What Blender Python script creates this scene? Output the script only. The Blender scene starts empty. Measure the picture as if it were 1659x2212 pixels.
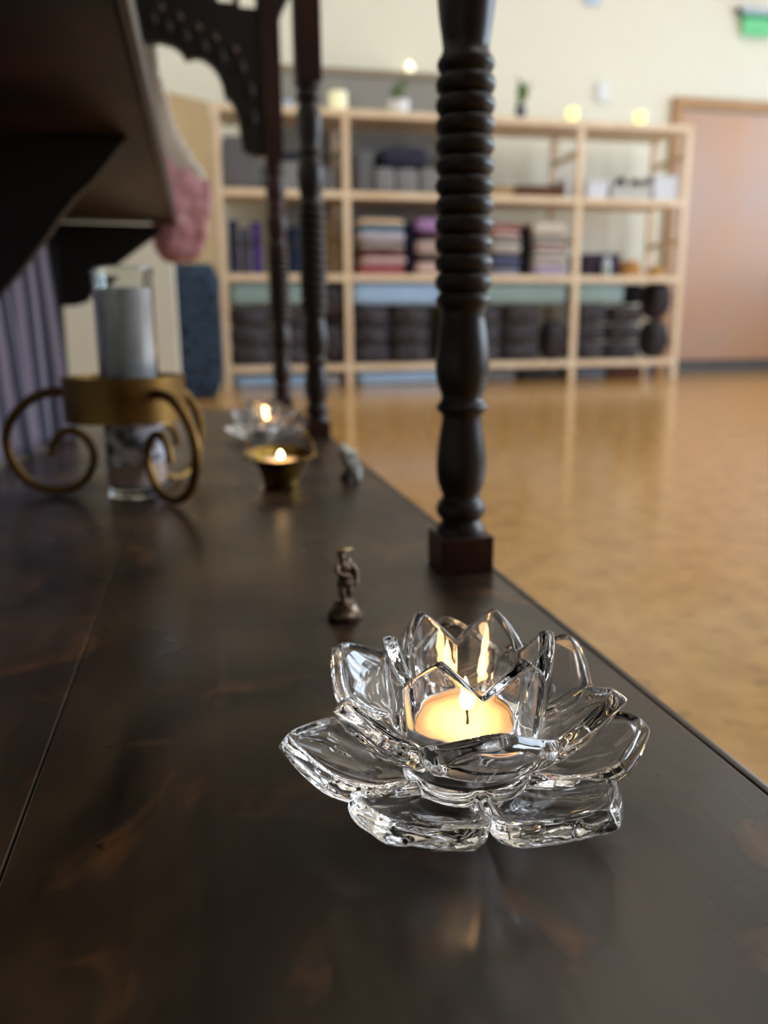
import bpy, bmesh, math, random
from mathutils import Vector, Matrix, noise
random.seed(7)
PI = math.pi
SC = bpy.context.scene
COL = SC.collection
# ---------------------------------------------------------------- camera
W, H, F = 1659, 2212, 1745.7
CAM = Vector((0, 0, .378))
CR = Vector((0.97642309, -0.2156667, -0.00926371))
CU = Vector((0.0559007, 0.21117189, 0.97584914))
CW = Vector((0.20850193, 0.95335948, -0.21824903))
AT = .213                                     # height of the platform top


def ray(x, y): return CW + CR * ((x - W / 2) / F) - CU * ((y - H / 2) / F)
def at(x, y, Y): d = ray(x, y); return CAM + d * (Y / d.y)
def atz(x, y, z=AT): d = ray(x, y); return CAM + d * ((z - CAM.z) / d.z)


cam_d = bpy.data.cameras.new('camera')
cam = bpy.data.objects.new('camera', cam_d)
COL.objects.link(cam)
m = Matrix((CR, CU, -CW)).transposed().to_4x4()
m.translation = CAM
cam.matrix_world = m
cam_d.sensor_fit = 'VERTICAL'
cam_d.sensor_height = 36
cam_d.lens = F / H * 36
cam_d.clip_start = .01
cam_d.dof.use_dof = True
cam_d.dof.focus_distance = .262
cam_d.dof.aperture_fstop = 7.6
SC.camera = cam

# ---------------------------------------------------------------- materials
def lin(c):
    return tuple((v / 12.92 if v <= .04045 else ((v + .055) / 1.055) ** 2.4) for v in c)


def rgb(r, g, b): return lin((r / 255, g / 255, b / 255)) + (1,)


def mat(name, col, rough=.6, metal=0, var=.15, scale=8, bump=0, bscale=None, stretch=(1, 1, 1),
        spec=.5, coat=0, col2=None, sss=0, trans=0, ior=1.45, emis=None, estr=0, detail=4, pos=(.35, .65), rvar=0, coatr=.1):
    M = bpy.data.materials.new(name)
    M.use_nodes = True
    nt = M.node_tree
    b = nt.nodes['Principled BSDF']
    b.inputs['Roughness'].default_value = rough
    b.inputs['Metallic'].default_value = metal
    b.inputs['Specular IOR Level'].default_value = spec
    b.inputs['Coat Weight'].default_value = coat
    b.inputs['Coat Roughness'].default_value = coatr
    b.inputs['IOR'].default_value = ior
    b.inputs['Transmission Weight'].default_value = trans
    if sss:
        b.inputs['Subsurface Weight'].default_value = sss
        b.inputs['Subsurface Radius'].default_value = (.01, .006, .003)
    if emis:
        b.inputs['Emission Color'].default_value = emis
        b.inputs['Emission Strength'].default_value = estr
    tc = nt.nodes.new('ShaderNodeTexCoord')
    mp = nt.nodes.new('ShaderNodeMapping')
    mp.inputs['Scale'].default_value = stretch
    nt.links.new(tc.outputs['Object'], mp.inputs[0])
    nz = nt.nodes.new('ShaderNodeTexNoise')
    nz.inputs['Scale'].default_value = scale
    nz.inputs['Detail'].default_value = detail
    nt.links.new(mp.outputs[0], nz.inputs['Vector'])
    cr = nt.nodes.new('ShaderNodeValToRGB')
    c2 = col2 if col2 else tuple(max(0, v * (1 - var)) for v in col[:3]) + (1,)
    cr.color_ramp.elements[0].position = pos[0]
    cr.color_ramp.elements[1].position = pos[1]
    cr.color_ramp.elements[0].color = c2
    cr.color_ramp.elements[1].color = col
    nt.links.new(nz.outputs['Fac'], cr.inputs[0])
    nt.links.new(cr.outputs[0], b.inputs['Base Color'])
    if rvar:
        mr = nt.nodes.new('ShaderNodeMapRange')
        mr.inputs[3].default_value = rough - rvar
        mr.inputs[4].default_value = rough + rvar
        nt.links.new(nz.outputs['Fac'], mr.inputs[0])
        nt.links.new(mr.outputs[0], b.inputs['Roughness'])
    if bump:
        n2 = nt.nodes.new('ShaderNodeTexNoise')
        n2.inputs['Scale'].default_value = bscale or scale * 4
        n2.inputs['Detail'].default_value = 6
        nt.links.new(mp.outputs[0], n2.inputs['Vector'])
        bp = nt.nodes.new('ShaderNodeBump')
        bp.inputs['Strength'].default_value = bump
        bp.inputs['Distance'].default_value = .002
        nt.links.new(n2.outputs['Fac'], bp.inputs['Height'])
        nt.links.new(bp.outputs[0], b.inputs['Normal'])
    return M


def glass(name, rough=0.0, col=(1, 1, 1, 1), ior=1.5):
    M = bpy.data.materials.new(name)
    M.use_nodes = True
    nt = M.node_tree
    nt.nodes.remove(nt.nodes['Principled BSDF'])
    g = nt.nodes.new('ShaderNodeBsdfGlass')
    g.inputs['Roughness'].default_value = rough
    g.inputs['Color'].default_value = col
    g.inputs['IOR'].default_value = ior
    nt.links.new(g.outputs[0], nt.nodes['Material Output'].inputs[0])
    return M


def emit(name, col, s):
    M = bpy.data.materials.new(name)
    M.use_nodes = True
    nt = M.node_tree
    nt.nodes.remove(nt.nodes['Principled BSDF'])
    g = nt.nodes.new('ShaderNodeEmission')
    g.inputs['Strength'].default_value = s
    g.inputs['Color'].default_value = col
    nt.links.new(g.outputs[0], nt.nodes['Material Output'].inputs[0])
    return M


def wood_dark():
    """dark stained, worn altar board: large worn patches, fine grain across, scratches, pits"""
    M = bpy.data.materials.new('dark_stained_board')
    M.use_nodes = True
    nt = M.node_tree
    N, L = nt.nodes.new, nt.links.new
    b = nt.nodes['Principled BSDF']
    tc = N('ShaderNodeTexCoord')

    def nz(scale, st=(1, 1, 1), det=4, rot=0, dist=0):
        mp = N('ShaderNodeMapping')
        mp.inputs['Scale'].default_value = st
        mp.inputs['Rotation'].default_value = (0, 0, rot)
        L(tc.outputs['Object'], mp.inputs[0])
        n = N('ShaderNodeTexNoise')
        n.inputs['Scale'].default_value = scale
        n.inputs['Detail'].default_value = det
        n.inputs['Distortion'].default_value = dist
        L(mp.outputs[0], n.inputs['Vector'])
        return n.outputs['Fac']

    def ramp(f, p0, c0, p1, c1):
        r = N('ShaderNodeValToRGB')
        r.color_ramp.elements[0].position = p0
        r.color_ramp.elements[1].position = p1
        r.color_ramp.elements[0].color = c0
        r.color_ramp.elements[1].color = c1
        L(f, r.inputs[0])
        return r.outputs[0]

    def mix(kind, fac, a, c):
        x = N('ShaderNodeMix')
        x.data_type = 'RGBA'
        x.blend_type = kind
        if hasattr(fac, 'links'): L(fac, x.inputs[0])
        else: x.inputs[0].default_value = fac
        for s, v in ((x.inputs[6], a), (x.inputs[7], c)):
            if hasattr(v, 'links'): L(v, s)
            else: s.default_value = v
        return x.outputs[2]
    c = ramp(nz(11, (1, .7, 1), 3, 0, .6), .36, rgb(36, 28, 21), .68, rgb(80, 63, 46))
    worn = ramp(nz(17, (1, 1, 1), 3, 0, 1.2), .57, (0, 0, 0, 1), .75, (1, 1, 1, 1))
    c = mix('MIX', worn, c, rgb(112, 76, 44))
    grain = ramp(nz(120, (1, .12, 1), 5, .6), .3, (.55, .55, .55, 1), .6, (1, 1, 1, 1))
    c = mix('MULTIPLY', .55, c, grain)
    scr = ramp(nz(60, (1, .02, 1), 2, .9), .74, (0, 0, 0, 1), .78, (1, 1, 1, 1))
    c = mix('MIX', scr, c, rgb(84, 76, 68))
    pit = ramp(nz(70, (1, 1, 1), 4, .2), .70, (1, 1, 1, 1), .735, (.12, .1, .09, 1))
    c = mix('MULTIPLY', 1, c, pit)
    L(c, b.inputs['Base Color'])
    mr = N('ShaderNodeMapRange')
    mr.inputs[3].default_value = .16
    mr.inputs[4].default_value = .46
    L(nz(9, (1, 1, 1), 3), mr.inputs[0])
    L(mr.outputs[0], b.inputs['Roughness'])
    b.inputs['Specular IOR Level'].default_value = .45
    bp = N('ShaderNodeBump')
    bp.inputs['Strength'].default_value = .25
    bp.inputs['Distance'].default_value = .0006
    L(nz(150, (1, .12, 1), 5, .6), bp.inputs['Height'])
    L(bp.outputs[0], b.inputs['Normal'])
    return M


def cork():
    M = mat('cork_floor', rgb(202, 154, 88), rough=.15, col2=rgb(182, 134, 72), scale=18, detail=7, stretch=(1, 1, 1), pos=(.34, .62), spec=.5)
    nt = M.node_tree
    b = nt.nodes['Principled BSDF']
    old = b.inputs['Base Color'].links[0].from_socket
    n = nt.nodes.new('ShaderNodeTexNoise')
    n.inputs['Scale'].default_value = 34
    n.inputs['Detail'].default_value = 5
    tc = nt.nodes.new('ShaderNodeTexCoord')
    nt.links.new(tc.outputs['Object'], n.inputs['Vector'])
    r = nt.nodes.new('ShaderNodeValToRGB')
    r.color_ramp.elements[0].position = .58
    r.color_ramp.elements[1].position = .72
    nt.links.new(n.outputs['Fac'], r.inputs[0])
    x = nt.nodes.new('ShaderNodeMix')
    x.data_type = 'RGBA'
    nt.links.new(r.outputs[0], x.inputs[0])
    nt.links.new(old, x.inputs[6])
    x.inputs[7].default_value = rgb(146, 106, 58)
    nt.links.new(x.outputs[2], b.inputs['Base Color'])
    return M


def stripes(name, c1, c2, c3, sc, axis='X', w=.5):
    M = mat(name, c1, rough=.9)
    nt = M.node_tree
    b = nt.nodes['Principled BSDF']
    tc = nt.nodes.new('ShaderNodeTexCoord')
    wv = nt.nodes.new('ShaderNodeTexWave')
    wv.bands_direction = axis
    wv.inputs['Scale'].default_value = sc
    wv.inputs['Distortion'].default_value = .4
    nt.links.new(tc.outputs['UV'], wv.inputs['Vector'])
    r = nt.nodes.new('ShaderNodeValToRGB')
    e = r.color_ramp.elements
    e[0].position = .2; e[0].color = c1
    e[1].position = .8; e[1].color = c2
    k = e.new(.5); k.color = c3
    nt.links.new(wv.outputs['Fac'], r.inputs[0])
    nt.links.new(r.outputs[0], b.inputs['Base Color'])
    return M


MT = dict(
    board=wood_dark(), cork=cork(),
    pillar=mat('dark_turned_wood', rgb(44, 38, 38), rough=.38, col2=rgb(30, 25, 25), scale=14, spec=.45, bump=.1, bscale=120, stretch=(1, 1, .3)),
    redwood=mat('reddish_dark_wood', rgb(62, 36, 33), rough=.4, col2=rgb(36, 23, 22), scale=18, spec=.45, bump=.1, stretch=(1, 1, .3)),
    under=mat('brown_board_underside', rgb(78, 52, 36), rough=.5, col2=rgb(38, 25, 20), scale=5, detail=3, bump=.1),
    dark=mat('near_black_wood', rgb(26, 22, 21), rough=.5, scale=20),
    brass=mat('aged_brass', rgb(142, 112, 62), rough=.42, metal=1, col2=rgb(112, 86, 48), scale=25, bump=.05, bscale=150, rvar=.06),
    brass2=mat('polished_brass', rgb(176, 146, 72), rough=.28, metal=1, col2=rgb(120, 96, 50), scale=90),
    bronze=mat('tarnished_bronze', rgb(150, 130, 112), rough=.4, metal=.85, col2=rgb(80, 68, 58), scale=350, bump=.06, bscale=600),
    stone=mat('pale_grey_stone', rgb(226, 230, 226), rough=.7, col2=rgb(140, 142, 138), scale=160, bump=.3),
    glass=glass('clear_pressed_glass', ior=1.5),
    glass2=glass('thin_clear_glass', col=(.97, .99, .98, 1), ior=1.45),
    wax=mat('white_wax', rgb(252, 216, 178), rough=.5, sss=.6, var=.02),
    alu=mat('thin_aluminium', rgb(225, 225, 228), rough=.3, metal=1, var=.1, scale=300),
    wick=mat('burnt_wick', rgb(30, 24, 20), rough=.9),
    flame=emit('candle_flame', (1, .60, .26, 1), 58),
    fill=mat('grey_white_wax', rgb(228, 232, 244), rough=.3, coat=.8, col2=rgb(206, 208, 222), scale=40, detail=2),
    labelm=mat('silver_label', rgb(224, 226, 238), rough=.5, col2=rgb(92, 90, 98), scale=90, detail=5, pos=(.45, .55)),
    brownwax=mat('brown_label_band', rgb(186, 164, 150), rough=.6, var=.1),
    wall=mat('cream_wall_paint', rgb(234, 231, 216), rough=.75, var=.02, scale=2),
    cream=mat('warm_cream_paint', rgb(246, 242, 226), rough=.7, var=.02, scale=2),
    darkwall=mat('dark_unseen_wall', rgb(112, 94, 80), rough=.7, var=.1, scale=3),  # unseen near wall, made dark to cut the light from the front
    ceil=mat('white_ceiling_paint', rgb(238, 238, 232), rough=.8, var=.02),
    pine=mat('pale_pine', rgb(240, 218, 190), rough=.5, col2=rgb(228, 200, 166), scale=9, stretch=(1, 1, .3)),
    tan=mat('tan_panel', rgb(178, 154, 112), rough=.7, var=.08, scale=2),
    door=mat('varnished_reddish_plywood', rgb(196, 152, 122), rough=.3, col2=rgb(186, 158, 146), scale=1.1, detail=3, spec=.5),
    frame=mat('brown_door_frame', rgb(178, 136, 92), rough=.45, var=.12),
    base=mat('grey_baseboard', rgb(96, 96, 100), rough=.6, var=.1),
    greyp=mat('grey_felt', rgb(146, 144, 140), rough=.9, var=.06),
    taupe=mat('taupe_trim', rgb(150, 136, 114), rough=.7, var=.06),
    white=mat('white_paint', rgb(232, 234, 238), rough=.5, var=.02),
    black=mat('black_plastic', rgb(30, 30, 32), rough=.5),
)


def fab(key, c, var=.2, scale=14):
    if key not in MT:
        MT[key] = mat(key, c, rough=.95, var=var, scale=scale, bump=.3, bscale=200, spec=.2)
    return MT[key]


# ---------------------------------------------------------------- mesh builder
class MB:
    def __init__(s): s.v = []; s.f = []; s.uv = {}

    def add(s, vs, fs):
        n = len(s.v)
        s.v += [tuple(v) for v in vs]
        s.f += [tuple(i + n for i in f) for f in fs]
        return s

    def box(s, x0, x1, y0, y1, z0, z1):
        return s.add([(x0, y0, z0), (x1, y0, z0), (x1, y1, z0), (x0, y1, z0), (x0, y0, z1), (x1, y0, z1), (x1, y1, z1), (x0, y1, z1)],
                     [(0, 3, 2, 1), (4, 5, 6, 7), (0, 1, 5, 4), (1, 2, 6, 5), (2, 3, 7, 6), (3, 0, 4, 7)])

    def lathe(s, prof, cx=0, cy=0, cz=0, n=48, axis=None):
        """prof: (r, z) pairs from bottom to top, closed by caps if r > 0 at the ends"""
        vs, fs = [], []
        for r, z in prof:
            for i in range(n):
                a = 2 * PI * i / n
                vs.append((cx + r * math.cos(a), cy + r * math.sin(a), cz + z))
        k = len(prof)
        for j in range(k - 1):
            for i in range(n):
                i2 = (i + 1) % n
                fs.append((j * n + i, j * n + i2, (j + 1) * n + i2, (j + 1) * n + i))
        if prof[0][0] > 1e-6: fs.append(tuple(reversed(range(n))))
        if prof[-1][0] > 1e-6: fs.append(tuple((k - 1) * n + i for i in range(n)))
        return s.add(vs, fs)

    def ring(s, prof, cx=0, cy=0, cz=0, n=48):
        """closed profile loop revolved"""
        vs, fs = [], []
        k = len(prof)
        for r, z in prof:
            for i in range(n):
                a = 2 * PI * i / n
                vs.append((cx + r * math.cos(a), cy + r * math.sin(a), cz + z))
        for j in range(k):
            j2 = (j + 1) % k
            for i in range(n):
                i2 = (i + 1) % n
                fs.append((j * n + i, j * n + i2, j2 * n + i2, j2 * n + i))
        return s.add(vs, fs)

    def tube(s, pts, r, n=12, sub=6):
        pts = [Vector(p) for p in pts]
        if sub > 1 and len(pts) > 2:
            q = []
            for i in range(len(pts) - 1):
                p0 = pts[max(i - 1, 0)]; p1 = pts[i]; p2 = pts[i + 1]; p3 = pts[min(i + 2, len(pts) - 1)]
                for k in range(sub):
                    t = k / sub
                    q.append(.5 * ((2 * p1) + (p2 - p0) * t + (2 * p0 - 5 * p1 + 4 * p2 - p3) * t * t + (3 * p1 - p0 - 3 * p2 + p3) * t ** 3))
            q.append(pts[-1])
            pts = q
        rr = r if callable(r) else (lambda t: r)
        vs, fs = [], []
        T = (pts[1] - pts[0]).normalized()
        U = T.orthogonal().normalized()
        m_ = len(pts)
        for i, p in enumerate(pts):
            T2 = (pts[min(i + 1, m_ - 1)] - pts[max(i - 1, 0)]).normalized()
            U = (U - T2 * U.dot(T2)).normalized()
            V = T2.cross(U)
            for k in range(n):
                a = 2 * PI * k / n
                vs.append(p + (U * math.cos(a) + V * math.sin(a)) * rr(i / (m_ - 1)))
        for i in range(m_ - 1):
            for k in range(n):
                k2 = (k + 1) % n
                fs.append((i * n + k, i * n + k2, (i + 1) * n + k2, (i + 1) * n + k))
        fs.append(tuple(reversed(range(n))))
        fs.append(tuple((m_ - 1) * n + k for k in range(n)))
        return s.add(vs, fs)

    def ell(s, c, r, rot=None, nu=16, nv=10):
        vs, fs = [], []
        R_ = rot or Matrix.Identity(3)
        c = Vector(c)
        for j in range(1, nv):
            b = PI * j / nv
            for i in range(nu):
                a = 2 * PI * i / nu
                vs.append(c + R_ @ Vector((r[0] * math.sin(b) * math.cos(a), r[1] * math.sin(b) * math.sin(a), -r[2] * math.cos(b))))
        for j in range(nv - 2):
            for i in range(nu):
                i2 = (i + 1) % nu
                fs.append((j * nu + i, j * nu + i2, (j + 1) * nu + i2, (j + 1) * nu + i))
        vs.append(c + R_ @ Vector((0, 0, -r[2]))); vs.append(c + R_ @ Vector((0, 0, r[2])))
        a, b = len(vs) - 2, len(vs) - 1
        for i in range(nu):
            i2 = (i + 1) % nu
            fs.append((a, i2, i)); fs.append((b, (nv - 2) * nu + i, (nv - 2) * nu + i2))
        return s.add(vs, fs)

    def prism(s, poly, y0, y1):
        """polygon in x,z extruded along y"""
        n = len(poly)
        vs = [(x, y0, z) for x, z in poly] + [(x, y1, z) for x, z in poly]
        fs = [tuple(range(n)), tuple(reversed(range(n, 2 * n)))]
        for i in range(n):
            j = (i + 1) % n
            fs.append((i, i + n, j + n, j))
        return s.add(vs, fs)

    def mesh(s, name, smooth=False, angle=None):
        me = bpy.data.meshes.new(name)
        me.from_pydata(s.v, [], s.f)
        bm = bmesh.new(); bm.from_mesh(me)
        bmesh.ops.recalc_face_normals(bm, faces=bm.faces)
        bm.to_mesh(me); bm.free()
        if smooth:
            for p in me.polygons: p.use_smooth = True
            if angle:
                me.set_sharp_from_angle(angle=math.radians(angle))
        return me

    def build(s, name, m_, parent=None, smooth=False, angle=None, bevel=0, origin=None, seg=2):
        if origin is not None:
            o_ = Vector(origin)
            s.v = [tuple(Vector(v) - o_) for v in s.v]
        me = s.mesh(name, smooth, angle)
        if m_: me.materials.append(m_)
        o = bpy.data.objects.new(name, me)
        COL.objects.link(o)
        if origin is not None: o.location = origin
        if parent: o.parent = parent
        if bevel:
            b = o.modifiers.new('bevel', 'BEVEL')
            b.width = bevel; b.segments = seg; b.limit_method = 'ANGLE'; b.angle_limit = math.radians(35)
        return o


def tag(o, label=None, cat=None, group=None, kind=None):
    if label: o['label'] = label
    if cat: o['category'] = cat
    if group: o['group'] = group
    if kind: o['kind'] = kind
    return o


def thing(name, label, cat, loc=(0, 0, 0), rz=0, group=None):
    o = bpy.data.objects.new(name, None)
    o.empty_display_size = .02
    COL.objects.link(o)
    o.location = loc; o.rotation_euler = (0, 0, rz)
    return tag(o, label, cat, group)


def dup(o, label=None, loc=None, rz=None, parent=None):
    c = o.copy()
    COL.objects.link(c)
    if parent: c.parent = parent
    if label: c['label'] = label
    if loc is not None: c.location = loc
    if rz is not None: c.rotation_euler = (0, 0, rz)
    for ch in list(o.children): dup(ch, parent=c)
    return c


def struct(o): o['kind'] = 'structure'; return o


def remesh(mb, voxel, it=5, fac=.5):
    me = bpy.data.meshes.new('t'); me.from_pydata(mb.v, [], mb.f)
    bm = bmesh.new(); bm.from_mesh(me); bmesh.ops.recalc_face_normals(bm, faces=bm.faces); bm.to_mesh(me); bm.free()
    o = bpy.data.objects.new('t', me); COL.objects.link(o)
    r = o.modifiers.new('r', 'REMESH'); r.mode = 'VOXEL'; r.voxel_size = voxel; r.use_smooth_shade = True
    if it:
        q = o.modifiers.new('s', 'SMOOTH'); q.factor = fac; q.iterations = it
    dg = bpy.context.evaluated_depsgraph_get()
    out = bpy.data.meshes.new_from_object(o.evaluated_get(dg))
    bpy.data.objects.remove(o)
    for p in out.polygons: p.use_smooth = True
    return out


def mobj(name, me, m_, parent=None, loc=None):
    me.name = name
    me.materials.clear(); me.materials.append(m_)
    o = bpy.data.objects.new(name, me); COL.objects.link(o)
    if parent: o.parent = parent
    if loc is not None: o.location = loc
    return o


# ================================================================ THE ROOM
XL, XR, YN, YB, ZC = -1.12, 5.7, -1.6, 6.45, 3.7
struct(MB().box(XL - .2, XR + .2, YN - .2, YB + .2, -.1, 0).build('floor', MT['cork']))
struct(MB().box(XL - .2, XR + .2, YN - .2, YB + .2, ZC, ZC + .1).build('ceiling', MT['ceil']))
struct(MB().box(XL - .2, XR + .2, YB, YB + .2, 0, ZC).build('wall_back', MT['wall']))
struct(MB().box(XL - .2, XL, YN, YB, 0, ZC).build('wall_left', MT['cream']))
struct(MB().box(XL - .2, XR + .2, YN - .2, YN, 0, ZC).build('wall_front', MT['darkwall']))
wins = [(-.5, 1.3), (1.9, 3.7), (4.2, 6.0)]
WZ0, WZ1 = .9, 2.7
wr = MB().box(XR, XR + .2, YN, YB, 0, WZ0).box(XR, XR + .2, YN, YB, WZ1, ZC)
ys = [YN] + [v for a in wins for v in a] + [YB]
for i in range(0, len(ys), 2): wr.box(XR, XR + .2, ys[i], ys[i + 1], WZ0, WZ1)
struct(wr.build('wall_right', MT['wall']))
for i, (a, b) in enumerate(wins):
    fr = MB()
    for (y0, y1, z0, z1) in ((a, b, WZ0, WZ0 + .05), (a, b, WZ1 - .05, WZ1), (a, a + .05, WZ0, WZ1), (b - .05, b, WZ0, WZ1),
                             ((a + b) / 2 - .025, (a + b) / 2 + .025, WZ0, WZ1)):
        fr.box(XR + .05, XR + .11, y0, y1, z0, z1)
    wf = struct(fr.build('window_%d' % (i + 1), MT['white']))
    MB().box(XR + .078, XR + .082, a, b, WZ0, WZ1).build('pane', MT['glass2'], wf)
    ld = bpy.data.lights.new('daylight', 'AREA')
    ld.shape = 'RECTANGLE'; ld.size = WZ1 - WZ0 - .04; ld.size_y = b - a - .04
    ld.energy = (125, 55, 22)[i]; ld.color = (.74, .86, 1)
    lo = bpy.data.objects.new('window_daylight', ld); COL.objects.link(lo)
    lo.location = (XR + .04, (a + b) / 2, (WZ0 + WZ1) / 2)
    lo.rotation_euler = (0, PI / 2, 0)

# back partition beside the platform (a cream wall end that faces us)
pe = at(388, 800, 2.6).x
struct(MB().box(XL, pe, 2.6, 2.72, 0, ZC).build('wall_partition', MT['cream']))
# baseboard and door in the back wall
struct(MB().box(3.55, XR, YB - .02, YB, 0, .11).build('baseboard_back', MT['base']))
dx0, dz = at(1452, 212, YB).x, at(1470, 213, YB).z
dr = thing('door_1', None, None, (dx0, YB, 0)); del_keys = None
dr['kind'] = 'structure'
MB().box(.07, 1.95, -.035, -.005, .11, dz - .11).build('door_leaf', MT['door'], dr)
MB().box(0, .07, -.05, 0, .0, dz).box(.0701, 2.02, -.05, 0, dz - .085, dz).build('door_frame', MT['frame'], dr)

# ceiling lamps (long tubes in trays; the last one added to brighten the partition)
tube_m = emit('lamp_tube', (1, .95, .88, 1), 11.5)
for i, (x, y) in enumerate(((2.0, .6), (4.2, .6), (2.0, 2.9), (4.2, 2.9), (2.0, 5.0), (4.2, 5.0), (-.4, 4.6), (1.4, .3))):
    t = thing('ceiling_lamp', 'long white tube lamp on the ceiling', 'lamp', (x, y, ZC - .12), 0, 'tube lamps on the ceiling')
    MB().box(-.1, .1, -.65, .65, .06, .12).build('tray', MT['white'], t, bevel=.005)
    MB().box(-.05, .05, -.6, .6, .0, .06).build('tube', tube_m, t, bevel=.02, seg=3)

# ================================================================ THE PLATFORM
EX, S1, S2, YF = .1965, -.0706, .191, 1.83
pf = thing('altar_platform', 'long low dark-stained wooden platform with a narrow front lip', 'platform', (0, 0, 0))
MB().box(S1 + .0004, S2 - .0003, -.45, YF, AT - .03, AT).build('front_board', MT['board'], pf, bevel=.0006)
MB().box(-1.0, S1 - .0004, -.45, YF, AT - .03, AT).build('rear_board', MT['board'], pf, bevel=.0006)
MB().box(S2 + .0003, EX, -.45, YF, AT - .034, AT - .0002).build('front_lip', MT['board'], pf, bevel=.002, seg=3)
MB().box(.155, .18, -.42, YF - .03, .09, AT - .035).build('apron', MT['redwood'], pf, bevel=.002)
for x, y in ((.13, -.40), (.13, .7), (.13, YF - .06), (-.93, -.40), (-.93, YF - .06)):
    MB().lathe([(.022, 0), (.028, .02), (.018, .05), (.03, .09), (.03, AT - .031)], x + .015, y).build('leg', MT['redwood'], pf, smooth=True, angle=40)

# turned pillars
def pxr(hw, depth=.559): return hw / F * depth
low = [(600 + v * .3073, (b - a) * .3073 / 2) for v, a, b in (
    (1640, 204, 552), (1600, 207, 551), (1570, 228, 512), (1555, 236, 506), (1535, 216, 530), (1515, 204, 545), (1490, 199, 551), (1462, 204, 547), (1438, 217, 535), (1415, 238, 512), (1395, 245, 505),
    (1350, 226, 528), (1300, 211, 545), (1250, 203, 551), (1200, 200, 554), (1150, 202, 553), (1100, 207, 549), (1050, 215, 543), (1000, 224, 536), (950, 232, 527), (900, 238, 518), (876, 240, 515),
    (856, 226, 520), (840, 208, 548), (822, 200, 560), (806, 204, 556), (788, 225, 540), (765, 238, 528),
    (740, 246, 531), (700, 226, 548), (650, 209, 562), (600, 202, 572), (550, 200, 575), (500, 203, 573), (450, 207, 569), (400, 212, 563), (350, 219, 556), (300, 226, 546), (250, 232, 537), (205, 236, 530),
    (185, 228, 536), (165, 216, 542), (145, 207, 566), (122, 204, 576), (100, 207, 572), (80, 222, 560), (62, 236, 553))]
prof = []
for y, hw in low:
    prof.append((pxr(hw), at(1000, y, .531).z))
z0 = prof[-1][1]
z1 = .5290                                    # top of the ringed part
nr = 11
dzr = (z1 - z0) / nr
for k in range(nr):
    for q in range(10):
        u = q / 10
        rr = .01545 + (.0191 - .01545) * abs(math.sin(PI * u)) ** .62
        prof.append((rr, z0 + (k + u) * dzr))
zc = (z0 + z1) / 2
half = [(r_, 2 * zc - z) for r_, z in prof[:len(low)]]
half = [h for h in reversed(half)]
prof2 = prof + half
ztop = prof2[-1][1]
ybase = prof2[0][1]
def pillar(x, y, label, ztopb, m_, mb_, fat=1):
    t = thing('turned_pillar', label, 'pillar', (x, y, AT), 0, None)
    s = (ztopb - .2384) / (ztop - ybase)
    pr = [(r_ * fat, .2384 - AT + (z - ybase) * s) for r_, z in prof2]
    MB().lathe(pr, n=64).build('turned_shaft', m_, t, smooth=True, angle=60)
    b = MB().box(-.0188, .0188, -.0188, .0188, 0, .2384 - AT)
    b.build('base_block', mb_, t, bevel=.0012)
    MB().box(-.0188, .0188, -.0188, .0188, ztopb - AT, 1.35 - AT).build('top_block', mb_, t, bevel=.0012)
    return t
pillar(.172, .533, 'nearest dark turned wooden pillar, standing behind the big glass lotus', .700, MT['pillar'], MT['redwood'])
pillar(.174, 1.292, 'middle dark turned pillar, behind the small pale stone figure', .735, MT['pillar'], MT['redwood'], 1.1)
pillar(.168, 1.80, 'farthest reddish turned pillar, behind the far glass lotus', .722, MT['redwood'], MT['redwood'], 1.2)
# rail over the pillars + carved bracket at the far end
MB().box(.150, .194, -.45, 1.83, 1.35, 1.41).build('top_rail', MT['redwood'])
tag(bpy.data.objects['top_rail'], 'dark wooden rail resting on the three turned pillars', 'rail')
cp = thing('shade_canopy', 'added unseen dark wooden slatted shade over the platform, resting on the rail', 'shade_canopy', (0, 0, 1.4105))  # unseen slatted roof added to shade the platform from the lamps
for k in range(18):
    y = -.58 + k * .143
    MB().box(-1.05, .24, y, y + .075, 0, .03).build('slat', MT['dark'], cp, bevel=.003)
MB().box(-1.05, -1.0, -.6, 1.95, -.05, -.0005).build('rear_beam', MT['dark'], cp, bevel=.003)
fb = thing('carved_bracket', 'dark carved scalloped bracket with drilled holes beside the farthest pillar', 'bracket', (0, 1.80, 0))
Yb = 1.80
pts = [(-60, -150), (60, 20), (200, 90), (290, 84), (318, 96), (345, 93), (372, 100), (390, 113), (402, 132), (418, 126), (436, 128), (456, 142), (470, 160), (480, 184), (486, 212), (496, 216), (508, 238), (515, 262), (520, 300), (524, 326), (545, 336), (562, 338)]
poly = [(at(x, y, Yb).x, at(x, y, Yb).z) for x, y in pts]
xr = .148
poly += [(xr, poly[-1][1]), (xr, 1.35), (poly[0][0], 1.35)]
holes = [((470, 500, -60, 8)), ((517, 548, -80, 20))]
me_b = MB().prism([(x, z) for x, z in poly], -.014, .014)
ob = me_b.build('fretwork_panel', MT['dark'], fb, bevel=.002)
for (xa, xb, ya, yb_) in holes:
    a = at(xa, yb_, Yb); b = at(xb, ya, Yb)
    cut = MB().box(a.x, b.x, -.05, .05, a.z, b.z).build('cut', None)
    cut.location.y = 1.80
    bm_ = ob.modifiers.new('hole', 'BOOLEAN'); bm_.object = cut; bm_.solver = 'EXACT'
ob.modifiers.move(0, len(ob.modifiers) - 1)
bpy.context.view_layer.update()
dg = bpy.context.evaluated_depsgraph_get()
me2 = bpy.data.meshes.new_from_object(ob.evaluated_get(dg))
ob.modifiers.clear(); ob.data = me2
for o in [o for o in bpy.data.objects if o.name.startswith('cut')]: bpy.data.objects.remove(o)
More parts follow.
